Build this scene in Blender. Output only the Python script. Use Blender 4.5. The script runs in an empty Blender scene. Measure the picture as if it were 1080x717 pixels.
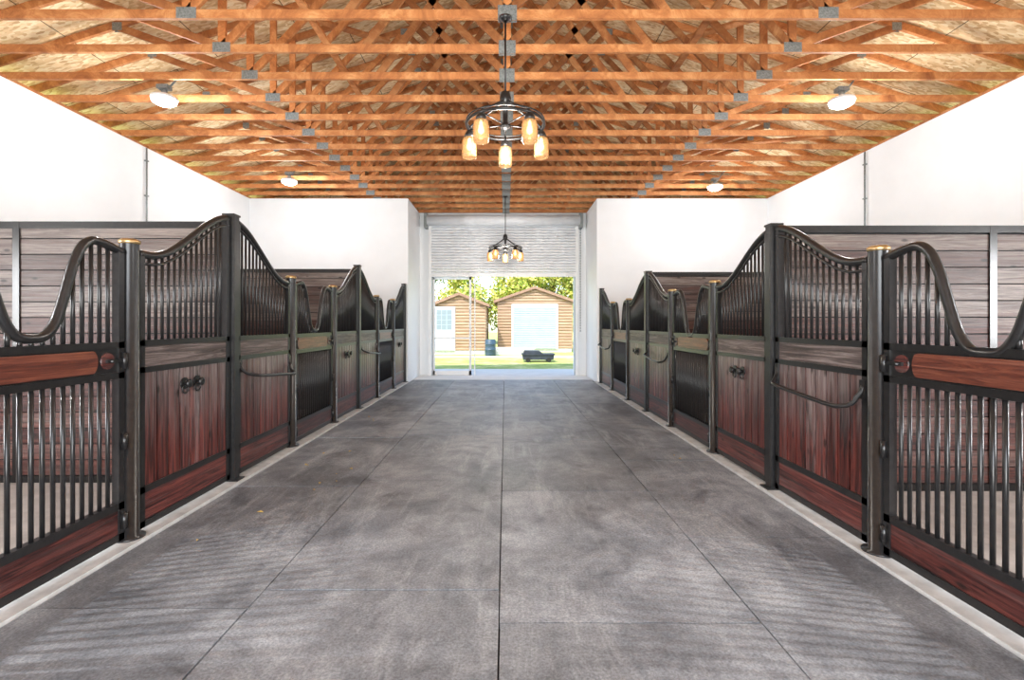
import bpy, math, random
from mathutils import Vector, Matrix
random.seed(7)
S = bpy.context.scene
try:
    S.view_settings.view_transform = 'Standard'
    S.view_settings.look = 'None'
except Exception: pass

# ------------------------------------------------------------ materials
def newmat(name):
    m = bpy.data.materials.new(name); m.use_nodes = True
    nt = m.node_tree; b = nt.nodes['Principled BSDF']
    return m, nt, b
def node(nt, t, **kw):
    n = nt.nodes.new(t)
    for k, v in kw.items(): setattr(n, k, v)
    return n
def ramp(nt, stops):
    r = nt.nodes.new('ShaderNodeValToRGB')
    while len(r.color_ramp.elements) < len(stops): r.color_ramp.elements.new(0.5)
    for e, (p, c) in zip(r.color_ramp.elements, stops):
        e.position = p; e.color = (c[0], c[1], c[2], 1)
    return r
def coords(nt, scale=(1,1,1)):
    tc = node(nt, 'ShaderNodeTexCoord'); mp = node(nt, 'ShaderNodeMapping')
    mp.inputs['Scale'].default_value = scale
    nt.links.new(tc.outputs['Object'], mp.inputs['Vector'])
    return mp.outputs['Vector']
def bump(nt, b, sock, strength=0.3, dist=0.01):
    bm = node(nt, 'ShaderNodeBump'); bm.inputs['Strength'].default_value = strength
    bm.inputs['Distance'].default_value = dist
    nt.links.new(sock, bm.inputs['Height']); nt.links.new(bm.outputs['Normal'], b.inputs['Normal'])
def mixc(nt, fac, a, c, mode='MIX'):
    m = node(nt, 'ShaderNodeMix', data_type='RGBA', blend_type=mode)
    for s, v in ((m.inputs[0], fac), (m.inputs[6], a), (m.inputs[7], c)):
        if hasattr(v, 'links') or isinstance(v, bpy.types.NodeSocket): nt.links.new(v, s)
        elif isinstance(v, (int, float)): s.default_value = v
        else: s.default_value = (v[0], v[1], v[2], 1)
    return m.outputs[2]
def noise(nt, vec, scale, detail=4, rough=0.6, dist=0.0):
    n = node(nt, 'ShaderNodeTexNoise'); n.inputs['Scale'].default_value = scale
    n.inputs['Detail'].default_value = detail; n.inputs['Roughness'].default_value = rough
    n.inputs['Distortion'].default_value = dist
    nt.links.new(vec, n.inputs['Vector']); return n.outputs['Fac']

def mat_noise(name, c1, c2, scale=3, rough=0.7, stretch=(1,1,1), bmp=0.1, metallic=0, island=0.0, spec=0.5):
    m, nt, b = newmat(name)
    v = coords(nt, stretch)
    f = noise(nt, v, scale)
    r = ramp(nt, [(0.3, c1), (0.7, c2)]); nt.links.new(f, r.inputs[0])
    col = r.outputs[0]
    if island > 0:
        g = node(nt, 'ShaderNodeNewGeometry')
        r2 = ramp(nt, [(0, (1-island,)*3), (1, (1+island*0.6,)*3)])
        nt.links.new(g.outputs['Random Per Island'], r2.inputs[0])
        col = mixc(nt, 1.0, col, r2.outputs[0], 'MULTIPLY')
    nt.links.new(col, b.inputs['Base Color'])
    b.inputs['Roughness'].default_value = rough; b.inputs['Metallic'].default_value = metallic
    b.inputs['Specular IOR Level'].default_value = spec
    if bmp: bump(nt, b, f, bmp)
    return m

M_WALL = mat_noise('white_painted_wall', (0.84,0.86,0.88), (0.88,0.90,0.92), 2, 0.85, bmp=0.05)
M_STEEL = mat_noise('black_powder_steel', (0.009,0.009,0.010), (0.020,0.019,0.019), 30, 0.28, bmp=0.03)
M_BRASS = mat_noise('brass', (0.45,0.30,0.14), (0.62,0.44,0.22), 20, 0.35, metallic=0.9, bmp=0.03)
M_GALV = mat_noise('galvanised', (0.15,0.17,0.175), (0.33,0.36,0.36), 60, 0.45, metallic=0.35, bmp=0.05)
M_CURB = mat_noise('pale_concrete', (0.48,0.48,0.47), (0.68,0.68,0.67), 9, 0.8)
M_BASE = mat_noise('dark_subfloor', (0.012,0.012,0.013), (0.025,0.025,0.027), 9, 0.95)
M_STALLFLOOR = mat_noise('stall_floor', (0.36,0.33,0.31), (0.52,0.49,0.46), 4, 0.9)
M_APRON = mat_noise('apron_concrete', (0.72,0.70,0.66), (0.85,0.83,0.79), 2, 0.85)
M_TRIM = mat_noise('white_trim', (0.76,0.77,0.78), (0.82,0.83,0.84), 4, 0.5, bmp=0.02)
M_ROLL = mat_noise('roll_door_enamel', (0.68,0.70,0.73), (0.78,0.80,0.83), 3, 0.45, bmp=0.02)
M_SHEDDOOR = mat_noise('shed_door_paint', (0.36,0.43,0.53), (0.42,0.49,0.58), 3, 0.6, bmp=0.02)
M_SHEDWOOD = mat_noise('shed_log_siding', (0.36,0.22,0.14), (0.50,0.34,0.23), 3, 0.7, (0.5,0.5,6), 0.2, island=0.12)
M_SHEDROOF = mat_noise('shed_shingle', (0.26,0.15,0.10), (0.38,0.24,0.17), 12, 0.9, bmp=0.4)
M_TARP = mat_noise('navy_plastic', (0.015,0.022,0.035), (0.04,0.05,0.075), 8, 0.45)
M_BLUE = mat_noise('blue_plastic', (0.03,0.06,0.09), (0.05,0.09,0.13), 8, 0.4)
M_BARK = mat_noise('bark', (0.08,0.05,0.03), (0.18,0.12,0.08), 8, 0.9, (1,1,0.2), 0.5)
M_RUBBER = mat_noise('tyre_rubber', (0.01,0.01,0.01), (0.03,0.03,0.03), 8, 0.8)
M_DRYLEAF = mat_noise('dry_leaf', (0.5,0.33,0.08), (0.7,0.5,0.15), 30, 0.8)

def mat_grain(name, cols, stretch, rough=0.5, zfade=None, island=0.3, wear=0.0, wearcol=(0.3,0.26,0.25), knots=False, hue=0.0):
    m, nt, b = newmat(name)
    g = node(nt, 'ShaderNodeNewGeometry')
    tc = node(nt, 'ShaderNodeTexCoord')
    off = node(nt, 'ShaderNodeVectorMath', operation='ADD')
    mulr = node(nt, 'ShaderNodeMath', operation='MULTIPLY'); mulr.inputs[1].default_value = 37.0
    nt.links.new(g.outputs['Random Per Island'], mulr.inputs[0])
    nt.links.new(tc.outputs['Object'], off.inputs[0]); nt.links.new(mulr.outputs[0], off.inputs[1])
    def sv(k):
        mp = node(nt, 'ShaderNodeMapping'); mp.inputs['Scale'].default_value = tuple(s*k for s in stretch)
        nt.links.new(off.outputs[0], mp.inputs['Vector']); return mp.outputs['Vector']
    f = noise(nt, sv(1), 1.0, 8, 0.75, 1.2)
    r = ramp(nt, cols); nt.links.new(f, r.inputs[0])
    col = r.outputs[0]
    if zfade:
        z0, z1, grey = zfade
        sp = node(nt, 'ShaderNodeSeparateXYZ')
        nt.links.new(tc.outputs['Object'], sp.inputs[0])
        mr = node(nt, 'ShaderNodeMapRange'); mr.inputs['From Min'].default_value = z0
        mr.inputs['From Max'].default_value = z1
        mr.inputs['To Max'].default_value = 0.75
        nt.links.new(sp.outputs['Z'], mr.inputs['Value'])
        f2 = noise(nt, sv(0.7), 1.7, 7, 0.75, 0.8)
        r3 = ramp(nt, [(0.36, [c*0.25 for c in grey]), (0.62, grey)]); nt.links.new(f2, r3.inputs[0])
        ml = node(nt, 'ShaderNodeMath', operation='MULTIPLY_ADD')
        nt.links.new(f2, ml.inputs[0]); ml.inputs[1].default_value = 2.0; ml.inputs[2].default_value = -0.95
        rb = node(nt, 'ShaderNodeMath', operation='MULTIPLY_ADD')
        nt.links.new(g.outputs['Random Per Island'], rb.inputs[0]); rb.inputs[1].default_value = 0.6; rb.inputs[2].default_value = -0.3
        ad = node(nt, 'ShaderNodeMath', operation='ADD')
        nt.links.new(mr.outputs[0], ad.inputs[0]); nt.links.new(ml.outputs[0], ad.inputs[1])
        ad2 = node(nt, 'ShaderNodeMath', operation='ADD', use_clamp=True)
        nt.links.new(ad.outputs[0], ad2.inputs[0]); nt.links.new(rb.outputs[0], ad2.inputs[1])
        col = mixc(nt, ad2.outputs[0], col, r3.outputs[0])
    if wear > 0:
        f4 = noise(nt, sv(0.35), 1.3, 6, 0.75)
        r4 = ramp(nt, [(0.5, (0,0,0)), (0.72, (wear,)*3)]); nt.links.new(f4, r4.inputs[0])
        col = mixc(nt, r4.outputs[0], col, wearcol)
    if knots:
        vo = node(nt, 'ShaderNodeTexVoronoi'); vo.inputs['Scale'].default_value = 1.0
        mp = node(nt, 'ShaderNodeMapping'); mp.inputs['Scale'].default_value = tuple(4.0 if s<5 else 9.0 for s in stretch)
        nt.links.new(off.outputs[0], mp.inputs['Vector']); nt.links.new(mp.outputs[0], vo.inputs['Vector'])
        r5 = ramp(nt, [(0.08,(0.22,0.2,0.2)), (0.16,(1,1,1))]); nt.links.new(vo.outputs['Distance'], r5.inputs[0])
        col = mixc(nt, 1.0, col, r5.outputs[0], 'MULTIPLY')
    r2 = ramp(nt, [(0, (1-island,)*3), (1, (1+island,)*3)])
    nt.links.new(g.outputs['Random Per Island'], r2.inputs[0])
    col = mixc(nt, 1.0, col, r2.outputs[0], 'MULTIPLY')
    nt.links.new(col, b.inputs['Base Color']); b.inputs['Roughness'].default_value = rough
    bump(nt, b, f, 0.35, 0.004)
    return m
RED = [(0.41,(0.010,0.004,0.004)), (0.5,(0.090,0.016,0.013)), (0.61,(0.22,0.048,0.036))]
M_VB = mat_grain('mahogany_vertical_boards', RED, (26,26,1.3), 0.34, (0.45,1.02,(0.30,0.245,0.24)), 0.42, knots=True)
M_HB = mat_grain('mahogany_horizontal_board', [(0.40,(0.014,0.005,0.005)), (0.5,(0.070,0.015,0.013)), (0.62,(0.155,0.040,0.031))], (1.3,1.3,34), 0.34, None, 0.25, 0.5, (0.16,0.11,0.105), knots=True)
M_HG = mat_grain('weathered_rail_board', [(0.38,(0.030,0.022,0.021)), (0.5,(0.10,0.072,0.068)), (0.64,(0.25,0.205,0.195))], (1.3,1.3,34), 0.5, None, 0.15, knots=True)
M_PART = mat_grain('partition_boards', [(0.38,(0.030,0.009,0.008)), (0.5,(0.10,0.029,0.023)), (0.64,(0.20,0.075,0.055))], (1.1,1.1,26), 0.5, (1.2,1.6,(0.22,0.178,0.158)), 0.35, knots=True)
M_ORANGE = mat_grain('stained_block', [(0.38,(0.045,0.012,0.009)), (0.5,(0.11,0.030,0.018)), (0.64,(0.20,0.068,0.038))], (1.3,1.3,34), 0.3, None, 0.35)
M_TRUSS = mat_grain('truss_lumber', [(0.3,(0.24,0.072,0.021)), (0.5,(0.46,0.175,0.055)), (0.7,(0.68,0.35,0.145))], (3,3,3), 0.7, None, 0.4)

def mat_osb():
    m, nt, b = newmat('osb_sheathing')
    v = coords(nt, (1,1,1))
    vo = node(nt, 'ShaderNodeTexVoronoi'); vo.inputs['Scale'].default_value = 14
    vo.inputs['Randomness'].default_value = 1
    v2 = coords(nt, (1,2.6,1)); nt.links.new(v2, vo.inputs['Vector'])
    sp = node(nt, 'ShaderNodeSeparateColor'); nt.links.new(vo.outputs['Color'], sp.inputs[0])
    r = ramp(nt, [(0,(0.60,0.38,0.18)), (0.5,(0.86,0.65,0.38)), (1,(0.95,0.82,0.58))])
    nt.links.new(sp.outputs[0], r.inputs[0])
    n = noise(nt, v, 1.1, 4)
    r2 = ramp(nt, [(0.3,(0.80,0.76,0.70)), (0.65,(1.1,1.08,1.05))]); nt.links.new(n, r2.inputs[0])
    col = mixc(nt, 1, r.outputs[0], r2.outputs[0], 'MULTIPLY')
    br = node(nt, 'ShaderNodeTexBrick'); br.inputs['Scale'].default_value = 1
    br.inputs['Brick Width'].default_value = 1.22; br.inputs['Row Height'].default_value = 2.44
    br.inputs['Mortar Size'].default_value = 0.006
    br.inputs['Color1'].default_value = (1,1,1,1); br.inputs['Color2'].default_value = (0.87,0.85,0.81,1)
    br.inputs['Mortar'].default_value = (0.15,0.1,0.06,1)
    nt.links.new(v, br.inputs['Vector'])
    col = mixc(nt, 1, col, br.outputs['Color'], 'MULTIPLY')
    nt.links.new(col, b.inputs['Base Color']); b.inputs['Roughness'].default_value = 0.75
    return m
M_OSB = mat_osb()

def mat_mats():
    m, nt, b = newmat('rubber_mat')
    v = coords(nt)
    g = node(nt, 'ShaderNodeNewGeometry')
    n1 = noise(nt, v, 1.2, 12, 0.76, 0.3)
    r = ramp(nt, [(0.36,(0.105,0.115,0.130)), (0.5,(0.215,0.230,0.252)), (0.64,(0.37,0.39,0.415))]); nt.links.new(n1, r.inputs[0])
    r2 = ramp(nt, [(0,(0.80,0.80,0.80)), (1,(1.14,1.14,1.14))]); nt.links.new(g.outputs['Random Per Island'], r2.inputs[0])
    col = mixc(nt, 1, r.outputs[0], r2.outputs[0], 'MULTIPLY')
    v3 = coords(nt, (4.5,0.8,1)); n3 = noise(nt, v3, 1.0, 12, 0.78, 0.8)
    r3 = ramp(nt, [(0.48,(0,0,0)), (0.68,(1,1,1))]); nt.links.new(n3, r3.inputs[0])
    v4 = coords(nt); n4 = noise(nt, v4, 0.7, 4); r4 = ramp(nt, [(0.40,(0.08,0.08,0.08)), (0.60,(0.7,0.7,0.7))]); nt.links.new(n4, r4.inputs[0])
    fm = node(nt, 'ShaderNodeMath', operation='MULTIPLY'); nt.links.new(r3.outputs[0], fm.inputs[0]); nt.links.new(r4.outputs[0], fm.inputs[1])
    col = mixc(nt, fm.outputs[0], col, (0.52,0.54,0.56))
    # dark damp patches
    v7 = coords(nt, (1.0,0.8,1)); n7 = noise(nt, v7, 2.6, 5, 0.6, 0.5)
    r7 = ramp(nt, [(0.30,(0.55,0.55,0.56)), (0.44,(1,1,1))]); nt.links.new(n7, r7.inputs[0])
    col = mixc(nt, 1, col, r7.outputs[0], 'MULTIPLY')
    n5 = noise(nt, v, 75, 3, 0.7); r5 = ramp(nt, [(0.35,(0.68,0.68,0.68)), (0.65,(1.26,1.26,1.26))]); nt.links.new(n5, r5.inputs[0])
    col = mixc(nt, 1, col, r5.outputs[0], 'MULTIPLY')
    nt.links.new(col, b.inputs['Base Color'])
    rr = node(nt, 'ShaderNodeMapRange'); rr.inputs['To Min'].default_value = 0.30; rr.inputs['To Max'].default_value = 0.65
    nt.links.new(n1, rr.inputs['Value']); nt.links.new(rr.outputs[0], b.inputs['Roughness'])
    bump(nt, b, n5, 0.25, 0.004)
    return m
M_MAT = mat_mats()

def mat_grass():
    m, nt, b = newmat('lawn')
    v = coords(nt); n = noise(nt, v, 1.2, 6, 0.7)
    r = ramp(nt, [(0.3,(0.26,0.36,0.07)), (0.5,(0.46,0.54,0.14)), (0.68,(0.88,0.80,0.36))]); nt.links.new(n, r.inputs[0])
    n2 = noise(nt, v, 40, 3); r2 = ramp(nt, [(0.3,(0.6,0.6,0.6)), (0.7,(1.3,1.3,1.3))]); nt.links.new(n2, r2.inputs[0])
    nt.links.new(mixc(nt, 1, r.outputs[0], r2.outputs[0], 'MULTIPLY'), b.inputs['Base Color'])
    b.inputs['Roughness'].default_value = 0.95; bump(nt, b, n2, 0.6, 0.05)
    return m
M_GRASS = mat_grass()
def mat_leaf():
    m, nt, b = newmat('foliage')
    g = node(nt, 'ShaderNodeNewGeometry')
    r = ramp(nt, [(0,(0.16,0.28,0.03)), (0.4,(0.44,0.52,0.08)), (0.75,(0.74,0.68,0.15)), (1,(0.88,0.74,0.26))])
    nt.links.new(g.outputs['Random Per Island'], r.inputs[0]); nt.links.new(r.outputs[0], b.inputs['Base Color'])
    b.inputs['Roughness'].default_value = 0.6
    return m
M_LEAF = mat_leaf()
def mat_emit(name, col, st, base=(0.8,0.8,0.8)):
    m, nt, b = newmat(name)
    b.inputs['Base Color'].default_value = (*base, 1)
    b.inputs['Emission Color'].default_value = (*col, 1); b.inputs['Emission Strength'].default_value = st
    return m
M_LED = mat_emit('led_lens', (1,0.99,0.96), 14)
M_BULB = mat_emit('bulb', (1,0.80,0.46), 5)
m, nt, b = newmat('seeded_amber_glass'); M_GLASS = m
g = node(nt,'ShaderNodeLayerWeight'); g.inputs['Blend'].default_value=0.45
r = ramp(nt,[(0.0,(0.95,0.78,0.52)),(0.8,(0.55,0.30,0.12))]); nt.links.new(g.outputs['Facing'],r.inputs[0])
nt.links.new(r.outputs[0],b.inputs['Base Color']); b.inputs['Roughness'].default_value = 0.12
b.inputs['Transmission Weight'].default_value = 0.8; b.inputs['IOR'].default_value = 1.2
b.inputs['Emission Color'].default_value = (1,0.55,0.22,1); b.inputs['Emission Strength'].default_value = 0.16
v = coords(nt); nn = noise(nt, v, 60, 2); bump(nt, b, nn, 0.4, 0.01)
m, nt, b = newmat('window_glass'); M_WIN = m
b.inputs['Base Color'].default_value = (0.25,0.3,0.33,1); b.inputs['Roughness'].default_value = 0.08

# ------------------------------------------------------------ mesh builder
class MB:
    def __init__(s): s.v=[]; s.f=[]; s.m=[]; s.sm=[]; s.mats=[]
    def mi(s, mat):
        if mat not in s.mats: s.mats.append(mat)
        return s.mats.index(mat)
    def addf(s, f, mat, sm=False):
        s.f.append(f); s.m.append(s.mi(mat)); s.sm.append(sm)
    def box(s, x0,x1,y0,y1,z0,z1, mat):
        if x0>x1: x0,x1=x1,x0
        if y0>y1: y0,y1=y1,y0
        n=len(s.v)
        s.v += [(x0,y0,z0),(x1,y0,z0),(x1,y1,z0),(x0,y1,z0),(x0,y0,z1),(x1,y0,z1),(x1,y1,z1),(x0,y1,z1)]
        for q in ((0,3,2,1),(4,5,6,7),(0,1,5,4),(1,2,6,5),(2,3,7,6),(3,0,4,7)): s.addf([n+i for i in q], mat)
    def beam(s, p0, p1, w, h, mat, side=(0,1,0)):
        p0=Vector(p0); p1=Vector(p1); d=(p1-p0).normalized()
        a=Vector(side); a=(a-d*a.dot(d)).normalized(); c=d.cross(a)
        n=len(s.v)
        for p in (p0,p1):
            for i,j in ((-1,-1),(1,-1),(1,1),(-1,1)):
                s.v.append(tuple(p+a*(i*w/2)+c*(j*h/2)))
        for q in ((0,1,2,3),(7,6,5,4),(0,4,5,1),(1,5,6,2),(2,6,7,3),(3,7,4,0)): s.addf([n+i for i in q], mat)
    def tube(s, path, r, mat, seg=10, closed=False, flat=None):
        P=[Vector(p) for p in path]; N=len(P); n=len(s.v)
        ref=Vector((1,0,0))
        rr = r if isinstance(r,(list,tuple)) else [r]*N
        for i,p in enumerate(P):
            if closed: d=P[(i+1)%N]-P[i-1]
            else: d=P[min(i+1,N-1)]-P[max(i-1,0)]
            d.normalize()
            rf=ref if abs(d.dot(ref))<0.95 else Vector((0,0,1))
            if closed and abs(d.z)<0.01 and abs(P[0].z-P[N//2].z)<0.001: rf=Vector((0,0,1))
            a=(rf-d*rf.dot(d)).normalized(); c=d.cross(a)
            for k in range(seg):
                t=2*math.pi*k/seg
                s.v.append(tuple(p+a*math.cos(t)*rr[i]*(flat or 1)+c*math.sin(t)*rr[i]))
        M=N if closed else N-1
        for i in range(M):
            j=(i+1)%N
            for k in range(seg):
                l=(k+1)%seg
                s.addf([n+i*seg+k,n+i*seg+l,n+j*seg+l,n+j*seg+k], mat, True)
        if not closed:
            s.addf([n+k for k in range(seg)][::-1], mat); s.addf([n+(N-1)*seg+k for k in range(seg)], mat)
    def cyl(s, p0, p1, r, mat, seg=12, r1=None): s.tube([p0,p1],[r, r if r1 is None else r1],mat,seg)
    def lathe(s, cx,cy, prof, mat, seg=20):
        n=len(s.v)
        for r,z in prof:
            for k in range(seg):
                t=2*math.pi*k/seg; s.v.append((cx+r*math.cos(t),cy+r*math.sin(t),z))
        for i in range(len(prof)-1):
            for k in range(seg):
                l=(k+1)%seg; s.addf([n+i*seg+k,n+i*seg+l,n+(i+1)*seg+l,n+(i+1)*seg+k],mat,True)
    def prism_yz(s, poly, x0, x1, mat):
        n=len(s.v); N=len(poly)
        for x in (x0,x1):
            for y,z in poly: s.v.append((x,y,z))
        s.addf([n+i for i in range(N)],mat); s.addf([n+N+i for i in range(N)][::-1],mat)
        for i in range(N):
            j=(i+1)%N; s.addf([n+j,n+i,n+N+i,n+N+j],mat)
    def prism_xz(s, poly, y0, y1, mat):
        n=len(s.v); N=len(poly)
        for y in (y0,y1):
            for x,z in poly: s.v.append((x,y,z))
        s.addf([n+i for i in range(N)],mat); s.addf([n+N+i for i in range(N)][::-1],mat)
        for i in range(N):
            j=(i+1)%N; s.addf([n+j,n+i,n+N+i,n+N+j],mat)
    def mesh(s, name):
        me=bpy.data.meshes.new(name); me.from_pydata(s.v,[],s.f)
        for mt in s.mats: me.materials.append(mt)
        me.polygons.foreach_set('material_index', s.m); me.polygons.foreach_set('use_smooth', s.sm)
        me.update()
        import bmesh
        bm=bmesh.new(); bm.from_mesh(me); bmesh.ops.recalc_face_normals(bm, faces=bm.faces); bm.to_mesh(me); bm.free()
        return me
    def obj(s, name):
        o=bpy.data.objects.new(name, s.mesh(name)); S.collection.objects.link(o); return o

# ------------------------------------------------------------ layout
XL, XR = -6.2, 6.35          # outer walls
FL, FR = -2.44, 2.27         # stall-front planes
H = 4.45                     # underside of trusses
YB, YD, YF = 11.95, 13.6, -3.2
YM = 12.45                   # rubber mats end, concrete threshold begins

b_=MB(); b_.box(XL-0.2,XR+0.2,YF-0.2,YD+0.2,-0.25,-0.03,M_BASE); b_.obj('floor_slab')
b_=MB()
cols=[(-2.33,-1.27,0.60),(-1.27,-0.03,0.77),(-0.03,1.20,0.48),(1.20,2.16,1.41)]
rs=random.Random(3)
for ci,(x0,x1,o) in enumerate(cols):
    y=o-1.83*3; row_=0
    while y<YM:
        yy=y+rs.uniform(-0.05,0.05) if row_ else y
        a=max(yy,YF); c=min(y+1.83,YM)
        if c>a:
            z=random.uniform(-0.0015,0.0015)
            g=0.0018
            sx0=x0+(rs.uniform(0,0.004)); sx1=x1-(rs.uniform(0,0.004))
            N=14; xs=[sx0+g+(sx1-sx0-2*g)*i/N for i in range(N+1)]
            a=y if y>YF else YF
            lo=[(x,a+0.006+random.uniform(-0.003,0.003)) for x in xs]
            hi=[(x,c-0.004+random.uniform(-0.002,0.002)) for x in xs]
            n=len(b_.v)
            for zz in (-0.03,z):
                for p in lo+hi: b_.v.append((p[0],p[1],zz))
            M2=N+1; T_=n+2*M2
            for i in range(N):
                b_.addf([T_+i,T_+i+1,T_+M2+i+1,T_+M2+i],M_MAT)
                b_.addf([n+i,n+i+1,T_+i+1,T_+i],M_MAT)
                b_.addf([n+M2+i+1,n+M2+i,T_+M2+i,T_+M2+i+1],M_MAT)
            b_.addf([n,T_,T_+M2,n+M2],M_MAT); b_.addf([n+N,n+M2+N,T_+M2+N,T_+N],M_MAT)
        y+=1.83; row_+=1
b_.obj('floor_rubber_mats')
b_=MB(); b_.box(-2.34,2.2,YM+0.01,YD+0.2,-0.03,-0.002,M_APRON); b_.obj('floor_threshold')
b_=MB(); b_.box(XL,-2.52,YF,YB,-0.03,-0.002,M_STALLFLOOR); b_.box(2.35,XR,YF,YB,-0.03,-0.002,M_STALLFLOOR); b_.obj('floor_stalls')
b_=MB(); b_.box(-2.52,-2.335,YF,YB,-0.03,0.018,M_CURB); b_.obj('trim_1')
b_=MB(); b_.box(2.165,2.35,YF,YB,-0.03,0.018,M_CURB); b_.obj('trim_2')
b_=MB()
for i in range(16):
    x,y=random.choice([(-2.0,3.4),(-1.9,5.2),(-1.5,4.4),(-2.1,7),(1.7,5),(-2.1,2.9)]); x+=random.uniform(-0.2,0.2); y+=random.uniform(-0.5,0.5)
    t=random.uniform(0,6.28); s=random.uniform(0.012,0.028); n=len(b_.v)
    for k,(r_,h_) in enumerate(((1,0.004),(0.5,0.008),(1,0.004),(0.5,0.012))):
        b_.v.append((x+math.cos(t+k*1.57)*s*r_,y+math.sin(t+k*1.57)*s*r_,h_))
    b_.addf([n,n+1,n+2,n+3],M_DRYLEAF)
b_.obj('fallen_leaves')

def side_wall(name, x0, x1, oy0, oy1, oz0, oz1):
    b=MB()
    b.box(x0,x1,YF,oy0,-0.03,H,M_WALL); b.box(x0,x1,oy1,YB+0.2,-0.03,H,M_WALL)
    b.box(x0,x1,oy0,oy1,-0.03,oz0,M_WALL); b.box(x0,x1,oy0,oy1,oz1,H,M_WALL)
    return b.obj(name)
side_wall('wall_left', XL-0.2, XL, 1.3, 2.4, 1.0, 2.3)
side_wall('wall_right', XR, XR+0.2, 1.1, 2.2, 1.0, 2.3)
RLx, RRx = -2.36, 2.22
b_=MB(); b_.box(XL,RLx,YB,YB+0.2,-0.03,H,M_WALL); b_.box(RLx-0.2,RLx,YB+0.2,YD,-0.03,H,M_WALL); b_.obj('wall_back_left')
b_=MB(); b_.box(RRx,XR,YB,YB+0.2,-0.03,H,M_WALL); b_.box(RRx,RRx+0.2,YB+0.2,YD,-0.03,H,M_WALL); b_.obj('wall_back_right')
DX0, DX1, DT = -2.0, 1.90, 4.2
b_=MB(); b_.box(RLx-0.2,DX0,YD,YD+0.2,-0.03,H+0.05,M_WALL); b_.box(DX1,RRx+0.2,YD,YD+0.2,-0.03,H+0.05,M_WALL)
b_.box(DX0,DX1,YD,YD+0.2,2.95,H+0.05,M_WALL); b_.obj('wall_end')
b_=MB(); b_.box(XL,-2.6,YF-0.2,YF,-0.03,H+0.1,M_WALL); b_.box(2.6,XR,YF-0.2,YF,-0.03,H+0.1,M_WALL); b_.box(-2.6,2.6,YF-0.2,YF,3.6,H+0.1,M_WALL); b_.obj('wall_front')

b_=MB()
z=2.76
while z<4.1:
    b_.prism_yz([(YD-0.10,z),(YD-0.135,z+0.015),(YD-0.135,z+0.05),(YD-0.10,z+0.072),(YD-0.085,z+0.072),(YD-0.085,z)],DX0-0.08,DX1+0.08,M_ROLL)
    z+=0.076
b_.box(DX0-0.10,DX1+0.10,YD-0.14,YD-0.08,2.70,2.77,M_TRIM)
b_.cyl((DX0-0.12,YD-0.22,4.22),(DX1+0.12,YD-0.22,4.22),0.15,M_ROLL,20)
for xx in (DX0-0.10,DX1+0.02):
    b_.box(xx,xx+0.08,YD-0.15,YD-0.022,0.0,4.25,M_TRIM)
    b_.box(xx-0.02,xx+0.10,YD-0.02,YD-0.004,0.0,4.30,M_GALV)
b_.box(DX0-0.2,DX0-0.10,YD-0.3,YD-0.004,4.02,4.40,M_GALV); b_.box(DX1+0.1,DX1+0.2,YD-0.3,YD-0.004,4.02,4.40,M_GALV)
for i in range(40):
    zz=1.2+i*0.07
    b_.box(DX1+0.125,DX1+0.14,YD-0.25,YD-0.235,zz,zz+0.05,M_STEEL)
b_.obj('roller_door')
b_=MB()
b_.box(-1.0,-0.94,YD+0.02,YD+0.08,0,2.72,M_TRIM); b_.box(-0.86,-0.83,YD+0.02,YD+0.06,0,2.72,M_TRIM)
b_.box(DX0+0.003,-0.94,YD+0.02,YD+0.08,2.64,2.72,M_TRIM); b_.box(DX0+0.003,DX0+0.05,YD+0.02,YD+0.08,0,2.72,M_TRIM)
b_.box(DX0+0.003,-0.94,YD+0.02,YD+0.08,0.0,0.12,M_TRIM); b_.box(DX0+0.003,-1.0,YD+0.03,YD+0.06,1.0,1.04,M_TRIM)
b_.obj('door_1')
for i,(x,y) in enumerate(((XL+0.03,8.48),(XR-0.03,8.67))):
    b_=MB(); b_.cyl((x,y,2.2),(x,y,4.43),0.014,M_GALV,8)
    sx=1 if x<0 else -1
    b_.box(x-0.025*sx,x+0.04*sx,y-0.05,y+0.05,2.1,2.24,M_GALV)
    for zz in (2.8,3.6,4.2): b_.box(x-0.025*sx,x+0.02*sx,y-0.03,y+0.03,zz,zz+0.02,M_GALV)
    b_.obj('electrical_conduit')

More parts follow.
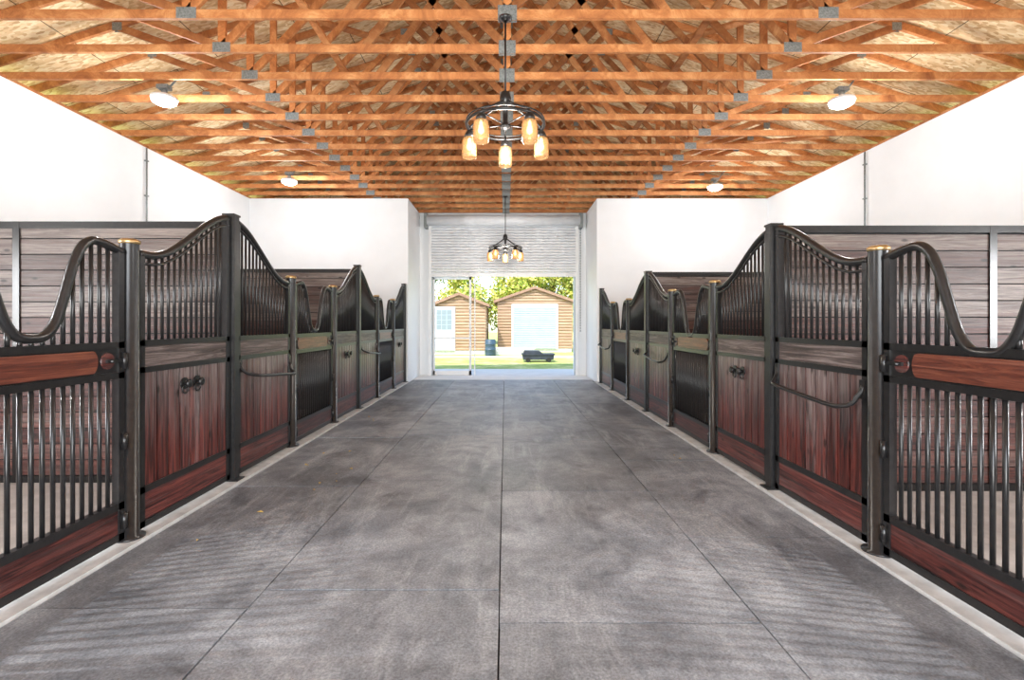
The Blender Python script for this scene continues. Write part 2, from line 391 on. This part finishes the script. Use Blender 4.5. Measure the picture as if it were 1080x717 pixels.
# ------------------------------------------------------------ roof
PZ0, RISE, HALF = 4.58, 2.1, 6.6
XC = 0.02
def roofz(x): return PZ0 + RISE*(1-abs(x-XC)/HALF)
b_=MB()
for sx in (-1,1):
    xe=XC+sx*(HALF+0.35)
    zr, ze = PZ0+RISE+0.06, PZ0-RISE*0.35/HALF+0.06
    b_.prism_xz([(XC,zr),(xe,ze),(xe,ze+0.03),(XC,zr+0.03)],YF-0.4,YD+0.5,M_OSB)
b_.obj('ceiling')
def truss_mesh(shift):
    T=MB()
    T.box(XL-0.15,XR+0.15,-0.019,0.019,H,H+0.089,M_TRUSS)
    for sx in (-1,1):
        T.beam((XC+sx*HALF,0,PZ0),(XC,0,PZ0+RISE),0.038,0.089,M_TRUSS)
    def web(a,b_): T.beam((a[0],0,a[1]),(b_[0],0,b_[1]),0.037,0.085,M_TRUSS)
    bz=H+0.06
    def top(x): return (XC+x, roofz(XC+x)-0.03)
    web((XC,bz),(XC,PZ0+RISE-0.04))
    for sx in (-1,1):
        web((XC,bz),top(sx*1.65)); web((XC+sx*3.2,bz),top(sx*1.65))
        web((XC+sx*3.2,bz),top(sx*3.2)); web((XC+sx*3.2,bz),top(sx*4.85)); web((XC+sx*1.6,bz),top(sx*0.02))
    def plate(x,z,w=0.2,h=0.12):
        for s_ in (-1,1): T.box(x-w/2,x+w/2,s_*0.020,s_*0.022,z-h/2,z+h/2,M_GALV)
    plate(XC,H+0.055,0.19,0.15)
    plate(XC,PZ0+RISE-0.07,0.22,0.14)
    for sx in (-1,1):
        plate(XC+sx*3.2,H+0.055,0.2,0.11)
        for x in (1.65,4.85):
            t=top(sx*x); plate(t[0],t[1],0.12,0.10)
    return T.mesh('roof_truss')
tm=truss_mesh(0)
y0=4.93-0.61*13
k=0
while y0+k*0.61<YD+0.1:
    o=bpy.data.objects.new('roof_truss',tm); o.location=(0,y0+k*0.61,0); S.collection.objects.link(o); k+=1
b_=MB()
for x0_,x1_,ya,yb in ((-5.6,-1.8,3.0,7.6),(5.7,1.9,3.2,8.0),(-5.4,-1.9,8,12.2),(5.5,2.0,8.4,12.6),(1.2,3.9,1,5),(-0.6,-3.5,2.5,6.5)):
    b_.beam((x0_,ya,H+0.15),(x1_,yb,roofz(x1_)-0.35),0.089,0.038,M_TRUSS,(0,1,0))
for x in (-2.4,2.5): b_.box(x-0.045,x+0.045,YF+0.05,YD-0.05,roofz(x)-0.75,roofz(x)-0.71,M_TRUSS)
b_.obj('roof_bracing')
b_=MB(); b_.box(XL-0.2,XL-0.0,YF,YD,H,H+0.04,M_TRUSS); b_.box(XR,XR+0.2,YF,YD,H,H+0.04,M_TRUSS); b_.obj('trim_3')
for nm,yy in (('wall_gable_end',YD+0.15),('wall_gable_front',YF-0.12)):
    b_=MB(); b_.prism_xz([(XC-HALF,H+0.0),(XC+HALF,H+0.0),(XC+HALF,PZ0+0.04),(XC,PZ0+RISE+0.05),(XC-HALF,PZ0+0.04)],yy,yy+0.04,M_OSB); b_.obj(nm)
b_=MB(); b_.box(XL-0.2,RLx-0.2,YD+0.02,YD+0.15,-0.03,H,M_WALL); b_.box(RRx+0.2,XR+0.2,YD+0.02,YD+0.15,-0.03,H,M_WALL)
b_.box(XL-0.2,XL,YB+0.2,YD+0.02,-0.03,H,M_WALL); b_.box(XR,XR+0.2,YB+0.2,YD+0.02,-0.03,H,M_WALL); b_.obj('wall_outer')

# ------------------------------------------------------------ stall fronts
def sstep(t): t=max(0,min(1,t)); return t*t*(3-2*t)
def catmull(pts, n=6):
    out=[]
    for i in range(len(pts)-1):
        p0=pts[max(i-1,0)];p1=pts[i];p2=pts[i+1];p3=pts[min(i+2,len(pts)-1)]
        for k in range(n):
            t=k/n
            out.append(tuple(0.5*((2*p1[j])+(-p0[j]+p2[j])*t+(2*p0[j]-5*p1[j]+4*p2[j]-p3[j])*t*t+(-p0[j]+3*p1[j]-3*p2[j]+p3[j])*t**3) for j in range(2)))
    out.append(pts[-1]); return out

def fixed_panel(X, ylow, ytall, hl, ht, ins, kind):
    b=MB(); sgn=1 if ytall>ylow else -1
    a=ylow+sgn*0.065; c=ytall-sgn*0.065
    def hh(y): return hl+(ht-hl)*sstep(((y-ylow)/(ytall-ylow)-0.13)/0.85)
    th=0.022
    y0,y1=min(a,c),max(a,c)
    st=0.045
    b.box(X-th,X+th,a,a+sgn*st,0.04,hh(a)-0.0,M_STEEL); b.box(X-th,X+th,c-sgn*st,c,0.04,hh(c),M_STEEL)
    for z0,z1 in ((0.04,0.085),(0.27,0.315),(1.075,1.115),(1.255,1.295)):
        b.box(X-th,X+th,y0,y1,z0,z1,M_STEEL)
    yi0,yi1=y0+st,y1-st
    b.box(X-0.014,X+0.014,yi0,yi1,0.085,0.27,M_HB)
    b.box(X-0.014,X+0.014,yi0,yi1,1.115,1.255,M_HG)
    n=8; w=(yi1-yi0)/n
    for i in range(n):
        g=0.006
        b.prism_yz([(yi0+i*w+g,0.315),(yi0+(i+1)*w-g,0.315),(yi0+(i+1)*w-g,1.075),(yi0+i*w+g,1.075)],X-0.014,X+0.014,M_VB)
    b.box(X-0.004,X+0.004,yi0,yi1,0.315,1.075,M_BASE)
    n=int(round((yi1-yi0)/0.066))
    for i in range(1,n):
        y=yi0+(yi1-yi0)*i/n
        b.cyl((X,y,1.29),(X,y,hh(y)-0.01),0.011,M_STEEL,8)
    N=28
    path=[(X,a+(c-a)*i/N,hh(a+(c-a)*i/N)) for i in range(N+1)]
    b.tube(path,0.027,M_STEEL,12)
    path=[(X+ins*0.012,p[1],p[2]-0.062) for p in path]
    b.tube(path,0.011,M_STEEL,8)
    xi=X+ins*0.022
    if kind=='knobs':
        ym=(yi0+yi1)/2
        for dy in (-0.075,0.075):
            b.cyl((xi,ym+dy,0.955),(xi+ins*0.03,ym+dy,0.955),0.014,M_STEEL,12)
            b.tube([(xi+ins*0.022,ym+dy,0.955),(xi+ins*0.028,ym+dy,0.955),(xi+ins*0.042,ym+dy,0.955),(xi+ins*0.048,ym+dy,0.955)],[0.02,0.032,0.032,0.02],M_STEEL,16)
            b.cyl((xi-ins*0.008,ym+dy,0.955),(xi+ins*0.001,ym+dy,0.955),0.045,M_STEEL,16)
            b.tube([(xi+ins*0.004,ym+dy+0.034*math.cos(q),0.915+0.034*math.sin(q)) for q in [2*math.pi*k/14 for k in range(14)]],0.006,M_STEEL,6,closed=True)
    else:
        off=0.10
        pts=[(a+sgn*0.03,1.01),(a+sgn*0.05,0.95),(a+sgn*0.13,0.87),(ylow*0.5+ytall*0.5,0.89),(c-sgn*0.15,0.925),(c-sgn*0.05,0.98),(c-sgn*0.03,1.05)]
        pts=catmull(pts,5)
        b.tube([(xi+ins*off*min(1,(min(abs(p[0]-pts[0][0]),abs(p[0]-pts[-1][0]))/0.10)),p[0],p[1]) for p in pts],0.0155,M_STEEL,10)
        b.box(xi-ins*0.006,xi+ins*0.01,a+sgn*0.005,a+sgn*0.055,0.93,1.05,M_STEEL)
        b.box(xi-ins*0.006,xi+ins*0.01,c-sgn*0.055,c-sgn*0.005,0.96,1.08,M_STEEL)
    for z in (0.2,1.2):
        b.cyl((X,ylow+sgn*0.062,z),(X,ylow+sgn*0.062,z+0.09),0.006,M_STEEL,10)
    return b.obj('stall_door' if kind=='bar' else 'stall_panel')

def yoke_gate(X, y0, y1, hl, ins, dz=0.0):
    b=MB(); a=y0+0.07; c=y1-0.07; th=0.022; st=0.045
    ym=(y0+y1)/2; half=(c-a)/2; sc=half/0.59
    P=[(0,1.345),(0.08,1.362),(0.14,1.44),(0.19,1.58),(0.24,1.74),(0.30,1.865),(0.37,1.915),(0.46,1.91),(0.59,1.88)]
    P=[(p[0]*sc,p[1]+dz) for p in P]
    pts=[(-p[0],p[1]) for p in P[::-1]]+P[1:]
    cv=catmull(pts,5)
    b.tube([(X,ym+p[0],p[1]) for p in cv],0.026,M_STEEL,12)
    def hh(y):
        d=y-ym
        for i in range(len(cv)-1):
            if cv[i][0]<=d<=cv[i+1][0]:
                t=(d-cv[i][0])/max(1e-6,cv[i+1][0]-cv[i][0]); return cv[i][1]*(1-t)+cv[i+1][1]*t
        return hl-0.05
    b.box(X-th,X+th,a,a+st,0.04,hh(a+0.01),M_STEEL); b.box(X-th,X+th,c-st,c,0.04,hh(c-0.01),M_STEEL)
    for z0,z1 in ((0.04,0.085),(0.235,0.28),(1.06,1.10),(1.25,1.29)):
        b.box(X-th,X+th,a,c,z0,z1,M_STEEL)
    b.box(X-0.014,X+0.014,a+st,c-st,0.085,0.235,M_HB)
    l=0.16
    ya,yb=a+st+0.02,c-st-l
    r=0.06; zc=1.175; poly=[]
    for k in range(9):
        t=-math.pi/2+math.pi*k/8; poly.append((yb-r*0.6+r*0.6*math.cos(t),zc+r*1.1*math.sin(t)))
    for k in range(9):
        t=math.pi/2+math.pi*k/8; poly.append((ya+r*0.6+r*0.6*math.cos(t),zc+r*1.1*math.sin(t)))
    b.box(X-0.010,X+0.010,a+st,c-st,1.10,1.25,M_STEEL)
    b.prism_yz(poly,X-0.024,X+0.024,M_ORANGE)
    yl=c-st-0.08
    b.cyl((X-0.02,yl,1.175),(X+0.02,yl,1.175),0.05,M_HB,16)
    b.box(X+ins*0.02,X+ins*0.035,yl-0.02,c-0.003,1.165,1.185,M_STEEL)
    b.cyl((X+ins*0.02,yl,1.175),(X+ins*0.06,yl,1.175),0.012,M_STEEL,10)
    n=int(round((c-a-2*st)/0.060))
    for i in range(1,n):
        y=a+st+(c-a-2*st)*i/n
        b.cyl((X,y,0.27),(X,y,1.07),0.0115,M_STEEL,8)
        b.cyl((X,y,1.28),(X,y,hh(y)-0.01),0.0115,M_STEEL,8)
    for z in (0.16,0.66,1.17):
        b.cyl((X+ins*0.03,c-0.01,z-0.05),(X+ins*0.03,c-0.01,z+0.05),0.016,M_STEEL,10)
        b.cyl((X+ins*0.03,a+0.01,z-0.05),(X+ins*0.03,a+0.01,z+0.05),0.016,M_STEEL,10)
    return b.obj('stall_yoke_gate')

def post(X,y,h,tall):
    b=MB()
    if tall:
        r=0.05; poly=[(-r,-r+.012),(-r+.012,-r),(r-.012,-r),(r,-r+.012),(r,r-.012),(r-.012,r),(-r+.012,r),(-r,r-.012)]
        n=len(b.v)
        for z in (0.02,h):
            for p in poly: b.v.append((X+p[0],y+p[1],z))
        b.addf([n+i for i in range(8)][::-1],M_STEEL); b.addf([n+8+i for i in range(8)],M_STEEL)
        for i in range(8): b.addf([n+i,n+(i+1)%8,n+8+(i+1)%8,n+8+i],M_STEEL)
        b.box(X-0.054,X+0.054,y-0.054,y+0.054,h,h+0.016,M_STEEL)
        b.box(X-0.085,X+0.085,y-0.062,y+0.062,0.018,0.03,M_STEEL)
    else:
        b.lathe(X,y,[(0,0.018),(0.088,0.018),(0.088,0.03),(0.055,0.034),(0.053,h-0.02),(0.053,h)],M_STEEL,20)
        b.lathe(X,y,[(0.053,h),(0.060,h+0.004),(0.060,h+0.022),(0.045,h+0.032),(0,h+0.036)],M_BRASS,20)
    b.obj('stall_post')

def row(X,ins,ys,hp,hl,ht,kA,kB,dz):
    for y,t in ys: post(X,y,ht if t=='T' else hp,t=='T')
    for (ya,ta),(yb,tb) in zip(ys,ys[1:]):
        if ta=='L' and tb=='L': yoke_gate(X,ya,yb,hl,ins,dz)
        elif ta=='L': fixed_panel(X,ya,yb,hl,ht-0.03,ins,kA)
        else: fixed_panel(X,yb,ya,hl,ht-0.03,ins,kB)
L=[(0.67,'T'),(1.87,'L'),(3.20,'L'),(4.39,'T'),(5.61,'L'),(6.97,'L'),(8.13,'T'),(9.33,'L'),(10.66,'L'),(11.86,'T')]
R=[(0.48,'T'),(1.65,'L'),(3.00,'L'),(4.17,'T'),(5.34,'L'),(6.70,'L'),(7.85,'T'),(9.05,'L'),(10.38,'L'),(11.62,'T')]
row(FL, 1,L,1.92,1.87,2.36,'knobs','bar',-0.02)
row(FR,-1,R,1.845,1.80,2.23,'bar','knobs',-0.085)

def partition(y,xf,xw,h,xm):
    b=MB(); s=1 if xw>xf else -1
    xf2=xf+s*0.06; xw2=xw-s*0.01
    z=0.06
    while z<h-0.1:
        b.box(xf2,xm-s*0.03,y-0.02,y+0.02,z+0.005,min(z+0.135,h-0.05),M_PART)
        b.box(xm+s*0.03,xw2,y-0.02,y+0.02,z+0.005,min(z+0.135,h-0.05),M_PART)
        z+=0.140
    b.box(xf2,xw2,y-0.008,y+0.008,0.05,h-0.05,M_BASE)
    for za,zb in ((0.0,0.06),(1.12,1.17),(h-0.06,h)):
        b.box(xf2,xw2,y-0.03,y+0.03,za,zb,M_STEEL)
    for x in (xf2+s*0.03,xm,xw2-s*0.03): b.box(x-0.03,x+0.03,y-0.032,y+0.032,0,h,M_STEEL)
    b.obj('stall_partition')
for y in (0.67,4.39,8.13): partition(y,FL,XL,2.31,-4.33)
for y in (0.48,4.17,7.85): partition(y,FR,XR,2.23,4.10)

# ------------------------------------------------------------ lamps
def lamp_obj(kind,name,loc,power,size=0.1,size_y=None,rot=(0,0,0),col=(1,1,1)):
    d=bpy.data.lights.new(name,kind); d.energy=power; d.color=col
    if kind=='AREA':
        d.shape='RECTANGLE'; d.size=size; d.size_y=size_y or size
    elif kind=='SUN': d.angle=size
    else: d.shadow_soft_size=size
    o=bpy.data.objects.new(name,d); o.location=loc; o.rotation_euler=rot; S.collection.objects.link(o); return o
for i,(x,y) in enumerate(((-4.36,6.3),(4.34,6.36),(-4.34,9.9),(4.38,10.3))):
    b_=MB()
    b_.box(x-0.07,x+0.07,y-0.05,y+0.05,4.40,4.45,M_GALV)
    b_.cyl((x,y,4.40),(x,y,4.33),0.035,M_GALV,12)
    b_.lathe(x,y,[(0.0,4.335),(0.09,4.33),(0.15,4.30),(0.155,4.275),(0.145,4.27)],M_TRIM,24)
    b_.lathe(x,y,[(0.145,4.275),(0.135,4.235),(0.085,4.205),(0.0,4.195)],M_LED,24)
    b_.cyl((x+0.06,y,4.42),(x+0.22,y+0.02,4.62),0.012,M_GALV,8)
    b_.obj('ceiling_lamp')
    lamp_obj('POINT','ceiling_lamp_light',(x,y,4.02),95,0.09,col=(0.96,0.98,1.0))
for x,y,s in ((XL,1.6,1),(XR,1.35,-1)):
    b_=MB(); b_.box(x+s*0.005,x+s*0.05,y-0.06,y+0.06,3.2,3.36,M_GALV); b_.cyl((x+s*0.05,y,3.28),(x+s*0.16,y,3.30),0.02,M_GALV,10)
    b_.box(x+s*0.16,x+s*0.22,y-0.14,y+0.14,3.2,3.4,M_STEEL); b_.box(x+s*0.22,x+s*0.225,y-0.12,y+0.12,3.22,3.38,M_LED); b_.obj('wall_lamp')
    o=lamp_obj('SPOT','wall_lamp_light',(x+s*0.26,y,3.3),750,0.04,col=(0.97,0.98,1.0))
    d=Vector((s*4.0,0.6,-3.2)); o.rotation_euler=d.to_track_quat('-Z','Y').to_euler(); o.data.spot_size=math.radians(40); o.data.spot_blend=1.0

def chandelier(cx,cy,zr,ztop):
    b=MB(); R_=0.385
    b.cyl((cx,cy,zr+0.30),(cx,cy,ztop),0.010,M_STEEL,10)
    b.lathe(cx,cy,[(0,ztop),(0.065,ztop),(0.065,ztop-0.02),(0.02,ztop-0.04)],M_STEEL,20)
    b.lathe(cx,cy,[(0.012,zr+0.34),(0.045,zr+0.32),(0.058,zr+0.26),(0.045,zr+0.20),(0.025,zr+0.19),(0.025,zr+0.02),(0.05,zr),(0.05,zr-0.03),(0.0,zr-0.05)],M_STEEL,20)
    ring=[(cx+R_*math.cos(2*math.pi*k/48),cy+R_*math.sin(2*math.pi*k/48),zr) for k in range(48)]
    b.tube(ring,0.015,M_STEEL,8,closed=True)
    b.tube([(p[0],p[1],zr+0.035) for p in ring],0.008,M_STEEL,8,closed=True)
    for k in range(5):
        t=math.pi/2+2*math.pi*k/5; dx,dy=math.cos(t),math.sin(t)
        pts=catmull([(0.03,zr+0.24),(0.13,zr+0.17),(0.25,zr+0.10),(0.36,zr+0.04),(R_,zr-0.02)],6)
        b.tube([(cx+dx*p[0],cy+dy*p[0],p[1]) for p in pts],0.010,M_STEEL,8)
        b.tube([(cx+dx*0.04,cy+dy*0.04,zr),(cx+dx*R_,cy+dy*R_,zr)],0.007,M_STEEL,6)
        x,y=cx+dx*R_,cy+dy*R_
        b.lathe(x,y,[(0,zr-0.01),(0.03,zr-0.015),(0.048,zr-0.05),(0.052,zr-0.08),(0.03,zr-0.08)],M_STEEL,20)
        zz=zr-0.075
        b.lathe(x,y,[(0.045,zz),(0.066,zz-0.02),(0.074,zz-0.06),(0.074,zz-0.18),(0.070,zz-0.21),(0.064,zz-0.21),(0.068,zz-0.17),(0.068,zz-0.06),(0.060,zz-0.02),(0.04,zz)],M_GLASS,20)
        b.lathe(x,y,[(0.0,zz),(0.014,zz-0.02),(0.016,zz-0.05),(0.028,zz-0.09),(0.026,zz-0.12),(0.0,zz-0.14)],M_BULB,14)
    b.obj('chandelier')
    lamp_obj('POINT','chandelier_light',(cx,cy,zr-0.25),75,0.12,col=(1,0.94,0.85))
chandelier(0.0,4.9,3.38,4.45)
chandelier(0.0,11.7,3.20,4.45)

# ------------------------------------------------------------ exterior
b_=MB(); b_.box(-60,60,-30,90,-0.30,-0.06,M_GRASS); b_.obj('ground')
b_=MB(); b_.box(-3.2,3.2,YD+0.2,15.6,-0.1,-0.01,M_APRON); b_.box(-9,9,21.6,22.3,-0.1,-0.045,M_APRON); b_.obj('concrete_apron')
def shed(xc,yf,w,he,hp,dep,kind):
    b=MB(); x0,x1=xc-w/2,xc+w/2
    b.box(x0+0.06,x1-0.06,yf+0.06,yf+dep,0.1,he,M_SHEDWOOD)
    z=0.12; rh=0.155
    while z<hp-0.08:
        zm=z+rh
        hw=w/2 if zm<=he else w/2*max(0.02,(hp-zm)/(hp-he))
        if hw>0.05:
            b.prism_yz([(yf+0.03,z+0.004),(yf-0.005,z+0.03),(yf-0.015,z+rh*0.5),(yf-0.005,z+rh-0.03),(yf+0.03,z+rh-0.004),(yf+0.1,z+rh),(yf+0.1,z)],xc-hw,xc+hw,M_SHEDWOOD)
        if z<he-0.1:
            for xs in (x0,x1): b.box(xs-0.02,xs+0.05,yf,yf+dep,z+0.01,z+rh-0.01,M_SHEDWOOD)
        z+=rh
    b.prism_xz([(x0+0.02,he-0.02),(x1-0.02,he-0.02),(xc,hp-0.03)],yf+0.05,yf+dep,M_SHEDWOOD)
    ov=0.22
    for s in (-1,1):
        sl=(hp-he)/(w/2); xe=xc+s*(w/2+ov); ze=he-sl*ov
        b.prism_xz([(xc,hp),(xe,ze),(xe,ze+0.10),(xc,hp+0.10)],yf-0.10,yf+dep+0.2,M_SHEDROOF)
        b.prism_xz([(xc,hp-0.03),(xe,ze-0.03),(xe,ze+0.11),(xc,hp+0.11)],yf-0.14,yf-0.10,M_SHEDROOF)
    b.box(x0,x1,yf+0.02,yf+dep,-0.08,0.12,M_CURB)
    if kind=='roll':
        z=0.12
        b.box(xc-1.22,xc+1.22,yf-0.05,yf+0.05,0.1,2.46,M_TRIM)
        while z<2.3:
            b.prism_yz([(yf-0.06,z),(yf-0.085,z+0.02),(yf-0.085,z+0.09),(yf-0.06,z+0.11)],xc-1.12,xc+1.12,M_SHEDDOOR); z+=0.115
    else:
        dx0,dx1=x0+0.05,x0+1.0
        b.box(dx0-0.06,dx1+0.06,yf-0.05,yf+0.05,0.12,2.26,M_TRIM)
        b.box(dx0,dx1,yf-0.07,yf-0.04,0.14,2.2,M_SHEDDOOR)
        for i in range(3):
            for j in range(4):
                w_=(dx1-dx0-0.2)/3
                b.box(dx0+0.1+i*w_+0.015,dx0+0.1+(i+1)*w_-0.015,yf-0.075,yf-0.065,1.15+j*0.24,1.37+j*0.24,M_WIN)
        b.box(dx0+0.12,dx1-0.12,yf-0.08,yf-0.07,0.3,1.0,M_TRIM)
    return b.obj('garden_shed')
shed(1.55,26,3.9,2.62,3.30,5,'roll')
shed(-2.25,24,2.5,2.35,2.85,4,'door')
b_=MB()
for i in range(22):
    x=-0.9+i*0.1
    b_.beam((x,23.6,0.0),(x+0.2,23.6,0.25),0.012,0.03,M_TRIM); b_.beam((x+0.2,23.62,0.0),(x,23.62,0.25),0.012,0.03,M_TRIM)
b_.box(-0.95,1.45,23.58,23.64,0.25,0.30,M_TRIM); b_.box(-0.95,1.45,23.58,23.64,-0.06,0.0,M_TRIM)
b_.obj('lattice_fence')
b_=MB(); b_.lathe(-0.70,23.0,[(0,-0.06),(0.25,-0.06),(0.26,0.0),(0.25,0.2),(0.27,0.22),(0.25,0.24),(0.25,0.45),(0.27,0.47),(0.25,0.5),(0.25,0.66),(0.21,0.70),(0,0.70)],M_BLUE,20); b_.obj('plastic_barrel')
b_=MB()
yc=19.3; xc=1.27
b_.prism_xz([(xc-0.58,0.03),(xc+0.58,0.03),(xc+0.61,0.22),(xc-0.61,0.22)],yc-0.35,yc+0.35,M_TARP)
b_.box(xc-0.64,xc+0.64,yc-0.39,yc+0.39,0.22,0.26,M_TARP)
b_.prism_xz([(xc-0.58,0.26),(xc+0.2,0.26),(xc+0.05,0.37),(xc-0.52,0.38)],yc-0.32,yc+0.32,M_TARP)
for sx in (-1,1):
    for sy in (-1,1):
        b_.cyl((xc+sx*0.40,yc+sy*0.40,0.03),(xc+sx*0.40,yc+sy*0.45,0.03),0.09,M_RUBBER,18)
b_.obj('garden_cart')
def tree(cx,cy,h,r,n):
    b=MB()
    b.tube([(cx,cy,-0.1),(cx+0.1,cy,h*0.3),(cx-0.1,cy+0.1,h*0.6),(cx,cy,h*0.85)],[0.2,0.16,0.11,0.04],M_BARK,8)
    cl=[]
    for k in range(12):
        a=random.uniform(0,6.28); rr=random.uniform(0,r*0.8); z=random.uniform(h*0.15,h*0.9)
        cl.append((cx+rr*math.cos(a),cy+rr*math.sin(a),z,random.uniform(0.5,0.9)*r*0.7))
        b.tube([(cx,cy,z*0.6),((cx+cl[-1][0])/2,(cy+cl[-1][1])/2,z*0.85),(cl[-1][0],cl[-1][1],z)],[0.06,0.04,0.02],M_BARK,5)
    for i in range(n):
        c=random.choice(cl); d=Vector((random.gauss(0,1),random.gauss(0,1),random.gauss(0,1))).normalized()*c[3]*random.uniform(0.5,1.05)
        p=Vector(c[:3])+d; u=Vector((random.gauss(0,1),random.gauss(0,1),random.gauss(0,1))).normalized()
        w=u.orthogonal().normalized(); s=random.uniform(0.08,0.17); k=len(b.v)
        b.v += [tuple(p-u*s),tuple(p+w*s*0.5),tuple(p+u*s),tuple(p-w*s*0.5)]; b.addf([k,k+1,k+2,k+3],M_LEAF)
    b.obj('tree')
for i in range(13):
    tree(-12+i*1.95+random.uniform(-0.4,0.4),36.3+random.uniform(-0.6,1.8),random.uniform(6,8),2.2,5200)

# ------------------------------------------------------------ light
w=bpy.data.worlds.new('sky'); S.world=w; w.use_nodes=True
nt=w.node_tree; bg=nt.nodes['Background']
sk=nt.nodes.new('ShaderNodeTexSky'); sk.sky_type='NISHITA'; sk.sun_disc=False
sk.sun_elevation=math.radians(48); sk.sun_rotation=math.radians(200)
nt.links.new(sk.outputs[0],bg.inputs[0]); bg.inputs[1].default_value=0.5
lamp_obj('SUN','sun',(0,-5,20),6.5,0.01,rot=(math.radians(36),0,math.radians(-30)),col=(1,0.95,0.88))
lamp_obj('AREA','doorway_fill',(0,YF+0.05,1.9),560,4.8,3.2,(math.radians(93),0,0),(0.94,0.97,1.0))  # added fill light, set in the opening behind the camera
lamp_obj('AREA','ceiling_fill_uplight',(0,YF+0.3,0.25),340,4.8,1.0,(math.radians(135),0,0),(1,0.98,0.95))  # added uplight near the floor, brightens roof deck and trusses
lamp_obj('AREA','window_daylight',(XL-0.25,1.85,1.7),220,0.9,1.2,(math.radians(80),0,math.radians(-90)),(0.97,0.98,1.0))
lamp_obj('AREA','window_daylight',(XR+0.25,1.65,1.7),220,0.9,1.2,(math.radians(80),0,math.radians(90)),(0.97,0.98,1.0))

# ------------------------------------------------------------ camera
cd=bpy.data.cameras.new('camera'); cd.sensor_width=36; cd.lens=17.33
cd.shift_x=0.0065; cd.shift_y=-0.0153; cd.clip_end=300
co=bpy.data.objects.new('camera',cd); co.location=(0,0,1.4); co.rotation_euler=(math.radians(90),0,0)
S.collection.objects.link(co); S.camera=co
